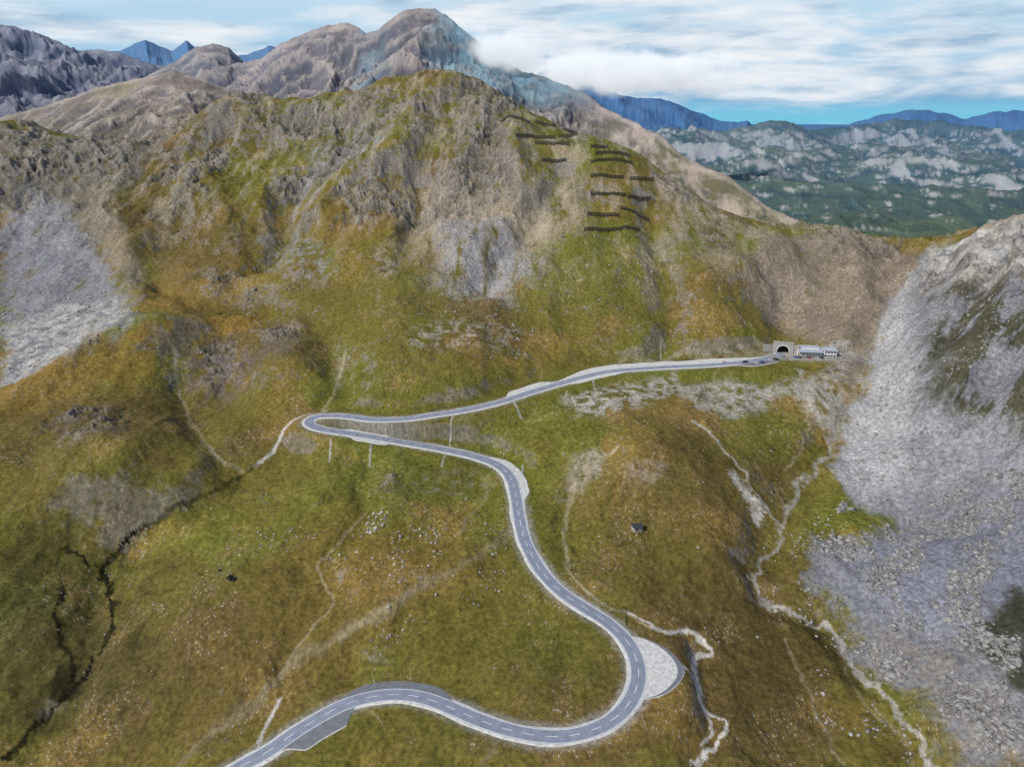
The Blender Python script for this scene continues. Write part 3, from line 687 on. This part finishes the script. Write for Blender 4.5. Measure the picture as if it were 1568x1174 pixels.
FN=[((767,184),(812,186)),((790,205),(816,206)),((820,188),(850,189)),((820,215),(872,218)),((830,242),(866,243)),((905,222),(930,223)),((912,232),(965,236)),((905,245),(968,247)),((905,267),(955,269)),((965,271),(1000,272)),((905,295),(958,296)),((962,299),(996,301)),((900,325),(948,327)),((952,325),(992,326)),((895,349),(980,350)),((815,207),(850,208)),((855,205),(885,207)),((860,190),(885,192))]
for a_,b_ in FN:
    ga=ground(a_[0],a_[1]+5); gb=ground(b_[0],b_[1]+5)
    if abs(ga[1]-gb[1])>14:
        ym=(ga[1]+gb[1])/2; ga[1]=gb[1]=ym
    ga[2]=float(hgrid(ga[0:1],ga[1:2])[0]); gb[2]=float(hgrid(gb[0:1],gb[1:2])[0])
    Ln=math.hypot(gb[0]-ga[0],gb[1]-ga[1]); n_=max(3,int(Ln/3.8)); bb=B()
    an=math.atan2(gb[1]-ga[1],gb[0]-ga[0]); prev=None
    for k in range(n_+1):
        p=ga[:2]+(gb[:2]-ga[:2])*k/n_; h0=float(hgrid(np.array([p[0]]),np.array([p[1]-1.0]))[0])
        h_=max(h0-0.1,0.35*h0+0.65*(ga[2]+(gb[2]-ga[2])*k/n_)); h_=min(h_,h0+1.5)
        bb.box((p[0],p[1],h_+1.3),(.4,.4,5.2),0,rot=an)
        bb.poly([(p[0]-.14,p[1],h_+3),(p[0]+.14,p[1],h_+3),(p[0]+.14,p[1]-2.6,h_-1.8),(p[0]-.14,p[1]-2.6,h_-1.8)],[(0,1,2,3)],0)
        if prev is not None:
            for q_ in range(5):
                z0=prev[2]+.4+q_*.68; z1=h_+.4+q_*.68
                A1=(prev[0],prev[1]-.25,z0);A2=(p[0],p[1]-.25,z1)
                bb.poly([A1,A2,(A2[0],A2[1],z1+.5),(A1[0],A1[1],z0+.5)],[(0,1,2,3)],0)
        prev=(p[0],p[1],h_)
    bb.obj('avalanche_fence',[M_STEEL])
ico=bmesh.new(); bmesh.ops.create_icosphere(ico,subdivisions=1,radius=1.0)
iv=np.array([v.co[:] for v in ico.verts]); ifc=np.array([[v.index for v in f.verts] for f in ico.faces]); ico.free()
def scatter(poly_px,count,smin,smax,out,tone=1.0):
    poly=gpoly(poly_px); lo=poly.min(0); hi=poly.max(0)
    pts=rng.random((count*4,2))*(hi-lo)+lo
    c,d=sdpoly(pts[:,0],pts[:,1],poly,1.0)
    pts=pts[c[d<0]][:count]
    dn=fbm(pts[:,0],pts[:,1],22,3,301); keep=rng.random(len(pts))<sstep(-0.1,0.35,dn)
    pts=pts[keep]
    dr,_=near_line(pts[:,0],pts[:,1],RC[::2],20); pts=pts[dr>9]
    sz=smin*(smax/smin)**(rng.random(len(pts))**2.8)
    out.append(np.c_[pts,sz,np.full(len(pts),tone)])
o_=[]
scatter([(380,760),(800,760),(820,900),(620,1000),(420,960)],2600,.16,.9,o_,.85)
scatter([(570,770),(660,780),(680,860),(600,900),(520,850)],1200,.2,1.2,o_)
scatter([(0,640),(450,740),(400,1174),(0,1174)],1600,.14,.6,o_,.8)
scatter([(820,650),(1200,640),(1200,1174),(1000,1174),(850,900)],2000,.15,.8,o_,.85)
scatter([(620,480),(820,480),(820,550),(620,560)],1600,.25,1.2,o_,.9)
scatter([(640,380),(1000,350),(1000,480),(640,480)],2600,.3,1.3,o_,.75)
scatter([(350,350),(480,360),(480,480),(350,500)],1600,.3,1.5,o_,.8)
scatter([(0,440),(200,430),(220,490),(0,600)],3000,.3,1.5,o_,.75)
scatter([(200,500),(650,480),(700,620),(250,640)],1200,.2,.9,o_,.85)
scatter([(1290,760),(1568,700),(1568,1174),(1480,1174),(1250,880)],20000,.3,1.8,o_,.66)
scatter([(1350,450),(1568,420),(1568,700),(1290,740)],7000,.2,1.3,o_,.66)
scatter([(1200,780),(1330,800),(1400,1174),(1250,1100)],3000,.2,1.0,o_,.8)
scatter([(1040,580),(1290,570),(1290,680),(1100,640)],1200,.2,.9,o_,.8)
scatter([(870,600),(1030,575),(1000,640),(880,640)],800,.2,1.1,o_,.9)
BO=np.vstack(o_); nb=len(BO)
zb=hgrid(BO[:,0],BO[:,1])
sc=BO[:,2][:,None]*(0.65+0.6*rng.random((nb,3))); sc[:,2]*=.7
an=rng.random(nb)*6.28; jit=1+0.28*rng.normal(size=(nb,12))
vv=iv[None]*jit[:,:,None]*sc[:,None,:]
ca,sa=np.cos(an)[:,None],np.sin(an)[:,None]
X_=vv[:,:,0]*ca-vv[:,:,1]*sa; Y_=vv[:,:,0]*sa+vv[:,:,1]*ca
vv=np.stack([X_+BO[:,0:1],Y_+BO[:,1:2],vv[:,:,2]+zb[:,None]+.1*BO[:,2:3]],-1).reshape(-1,3)
ff=(ifc[None]+np.arange(nb)[:,None,None]*12).reshape(-1,3)
me=bpy.data.meshes.new('boulders'); me.vertices.add(len(vv)); me.vertices.foreach_set('co',vv.astype(np.float32).ravel())
me.loops.add(len(ff)*3); me.loops.foreach_set('vertex_index',ff.astype(np.int32).ravel())
me.polygons.add(len(ff)); me.polygons.foreach_set('loop_start',np.arange(0,len(ff)*3,3,dtype=np.int32)); me.update(calc_edges=True)
tone=BO[:,3]*(0.5+0.6*rng.random(nb)); tc_=np.repeat(lin(178,174,168)[None]*tone[:,None],12,axis=0)
at=me.color_attributes.new('rock_tone','FLOAT_COLOR','POINT'); at.data.foreach_set('color',np.c_[tc_,np.ones(len(tc_))].astype(np.float32).ravel())
m,nt,bs=newmat('boulder_rock'); bs.inputs['Roughness'].default_value=.95
vc=nd(nt,'ShaderNodeVertexColor',layer_name='rock_tone'); nt.links.new(vc.outputs['Color'],bs.inputs['Base Color'])
me.materials.append(m)
link(bpy.data.objects.new('boulders',me))
print('objects',nb,time.time()-T0)
# ---------------------------------------------------------------- cloud leaning on the summit ridge
def cloud(c,half,seed,dens=0.03,lo=.10):
    bm=bmesh.new(); bmesh.ops.create_cube(bm,size=2.0); me=bpy.data.meshes.new('cloud'); bm.to_mesh(me); bm.free()
    o=link(bpy.data.objects.new('cloud',me)); o.location=c; o.scale=half
    m=bpy.data.materials.new('cloud_vapour_glow'); m.use_nodes=True; nt=m.node_tree; nt.nodes.clear()
    ou=nd(nt,'ShaderNodeOutputMaterial'); pv_=nd(nt,'ShaderNodeVolumePrincipled'); nt.links.new(pv_.outputs[0],ou.inputs['Volume'])
    tc=nd(nt,'ShaderNodeTexCoord'); 
    ln=nd(nt,'ShaderNodeVectorMath',operation='LENGTH'); nt.links.new(tc.outputs['Object'],ln.inputs[0])
    g_=nd(nt,'ShaderNodeNewGeometry'); n_=nd(nt,'ShaderNodeTexNoise'); n_.inputs['Scale'].default_value=0.011; n_.inputs['Detail'].default_value=6; n_.inputs['Roughness'].default_value=.62
    ad=nd(nt,'ShaderNodeVectorMath',operation='ADD'); ad.inputs[1].default_value=(seed*997.0,0,0); nt.links.new(g_.outputs['Position'],ad.inputs[0]); nt.links.new(ad.outputs[0],n_.inputs['Vector'])
    a1=nd(nt,'ShaderNodeMath',operation='MULTIPLY'); nt.links.new(ln.outputs['Value'],a1.inputs[0]); a1.inputs[1].default_value=0.45
    s1=nd(nt,'ShaderNodeMath',operation='SUBTRACT'); nt.links.new(n_.outputs['Fac'],s1.inputs[0]); nt.links.new(a1.outputs[0],s1.inputs[1])
    r_=nd(nt,'ShaderNodeMapRange',interpolation_type='SMOOTHSTEP'); nt.links.new(s1.outputs[0],r_.inputs['Value'])
    for k,v in zip(('From Min','From Max','To Min','To Max'),(lo,lo+.25,0,dens)): r_.inputs[k].default_value=v
    nt.links.new(r_.outputs[0],pv_.inputs['Density']); pv_.inputs['Anisotropy'].default_value=0.0; pv_.inputs['Color'].default_value=(1,1,1,1)
    e_=nd(nt,'ShaderNodeMath',operation='MULTIPLY'); nt.links.new(r_.outputs[0],e_.inputs[0]); e_.inputs[1].default_value=0.42
    nt.links.new(e_.outputs[0],pv_.inputs['Emission Strength']); pv_.inputs['Emission Color'].default_value=(.9,.95,1,1)  # added glow stands in for light scattered many times inside the cloud
    me.materials.append(m)
p=from_Y(772,80,1980); cloud((p[0],p[1],p[2]),(125,110,66),1,.026,.10)
p=from_Y(950,112,2200); cloud((p[0],p[1],p[2]),(400,170,68),2,.028,.10)
# ---------------------------------------------------------------- camera, light, sky
cam=bpy.data.cameras.new('camera'); co_=bpy.data.objects.new('camera',cam); link(co_)
cam.sensor_width=36; cam.lens=36*F/1568; cam.clip_start=1; cam.clip_end=100000
co_.location=(0,0,0); co_.rotation_euler=(math.radians(70),0,0); scene.camera=co_
sun_az=math.radians(236); el=math.radians(43)
sd=np.array([math.sin(sun_az)*math.cos(el),math.cos(sun_az)*math.cos(el),math.sin(el)])
sl_=bpy.data.lights.new('sun','SUN'); sl_.energy=3.9; sl_.angle=math.radians(3.0); sl_.color=(1,.955,.89)
so=bpy.data.objects.new('sun',sl_); link(so)
from mathutils import Vector
so.rotation_euler=Vector(sd).to_track_quat('Z','Y').to_euler()
w=bpy.data.worlds.new('World'); scene.world=w; w.use_nodes=True; nt=w.node_tree
bg=nt.nodes['Background']; bg.inputs['Strength'].default_value=0.14
sk=nd(nt,'ShaderNodeTexSky',sky_type='NISHITA'); sk.sun_disc=False; sk.sun_elevation=el; sk.sun_rotation=sun_az
sk.altitude=2500
tc=nd(nt,'ShaderNodeTexCoord'); sx_=nd(nt,'ShaderNodeSeparateXYZ'); nt.links.new(tc.outputs['Generated'],sx_.inputs[0])
def math_(op,a,b=None):
    n=nd(nt,'ShaderNodeMath',operation=op)
    for i,v in enumerate((a,b)):
        if v is None: continue
        if isinstance(v,(int,float)): n.inputs[i].default_value=v
        else: nt.links.new(v,n.inputs[i])
    return n.outputs[0]
def ramp(src,st):
    r=nd(nt,'ShaderNodeValToRGB'); nt.links.new(src,r.inputs[0]); e=r.color_ramp.elements
    while len(e)<len(st): e.new(0.5)
    for q_,(p,c_) in zip(e,st): q_.position=p; q_.color=(*c_,1)
    return r.outputs[0]
def mrange(src,a,b,c_=0,d_=1):
    r=nd(nt,'ShaderNodeMapRange',interpolation_type='SMOOTHSTEP'); nt.links.new(src,r.inputs['Value'])
    for k,v in zip(('From Min','From Max','To Min','To Max'),(a,b,c_,d_)): r.inputs[k].default_value=v
    return r.outputs[0]
Zs=sx_.outputs['Z']; Xs=sx_.outputs['X']
z10=math_('MULTIPLY',Zs,5.0)
base=ramp(z10,[(0.0,tuple(lin(120,198,226))),(0.05,tuple(lin(128,194,226))),(0.12,tuple(lin(118,170,208))),(0.2,tuple(lin(142,190,222))),(0.45,tuple(lin(172,210,235))),(0.8,tuple(lin(200,224,241)))])
cmb=nd(nt,'ShaderNodeCombineXYZ'); nt.links.new(Xs,cmb.inputs[0]); nt.links.new(sx_.outputs['Y'],cmb.inputs[1]); nt.links.new(math_('MULTIPLY',Zs,6.0),cmb.inputs[2])
def noise(scale,det,rough=.55,vec=cmb.outputs[0],dist=0.0):
    n=nd(nt,'ShaderNodeTexNoise'); n.inputs['Scale'].default_value=scale; n.inputs['Detail'].default_value=det; n.inputs['Roughness'].default_value=rough; n.inputs['Distortion'].default_value=dist
    nt.links.new(vec,n.inputs['Vector']); return n.outputs['Fac']
def mixn(f,a,b):
    n=nd(nt,'ShaderNodeMix',data_type='RGBA'); 
    if isinstance(f,(int,float)): n.inputs[0].default_value=f
    else: nt.links.new(f,n.inputs[0])
    nt.links.new(a,n.inputs[6]); nt.links.new(b,n.inputs[7]); return n.outputs[2]
c1=noise(4.5,9,.55,dist=.4)
thr=ramp(z10,[(0.0,(.1,.1,.1)),(0.06,(.38,.38,.38)),(0.12,(.64,.64,.64)),(0.25,(.86,.86,.86)),(0.40,(.74,.74,.74)),(0.52,(.54,.54,.54)),(1,(.65,.65,.65))])
s=math_('ADD',c1,math_('MULTIPLY',math_('SUBTRACT',thr,0.5),0.35))
mask=mrange(s,.42,.66)
cshade=noise(10,7,.55)
ccol=ramp(cshade,[(0.3,tuple(lin(160,190,216))),(0.5,tuple(lin(220,231,241))),(0.7,tuple(lin(246,248,250)))])
low=mixn(mask,base,ccol)
sc_=nd(nt,'ShaderNodeVectorMath',operation='SCALE'); nt.links.new(low,sc_.inputs[0]); sc_.inputs['Scale'].default_value=7.14
fin=mixn(mrange(Zs,.14,.45),sc_.outputs[0],sk.outputs[0])
nt.links.new(fin,bg.inputs['Color'])
scene.view_settings.view_transform='Standard'; scene.view_settings.look='None'; scene.view_settings.exposure=0
print('done',time.time()-T0)
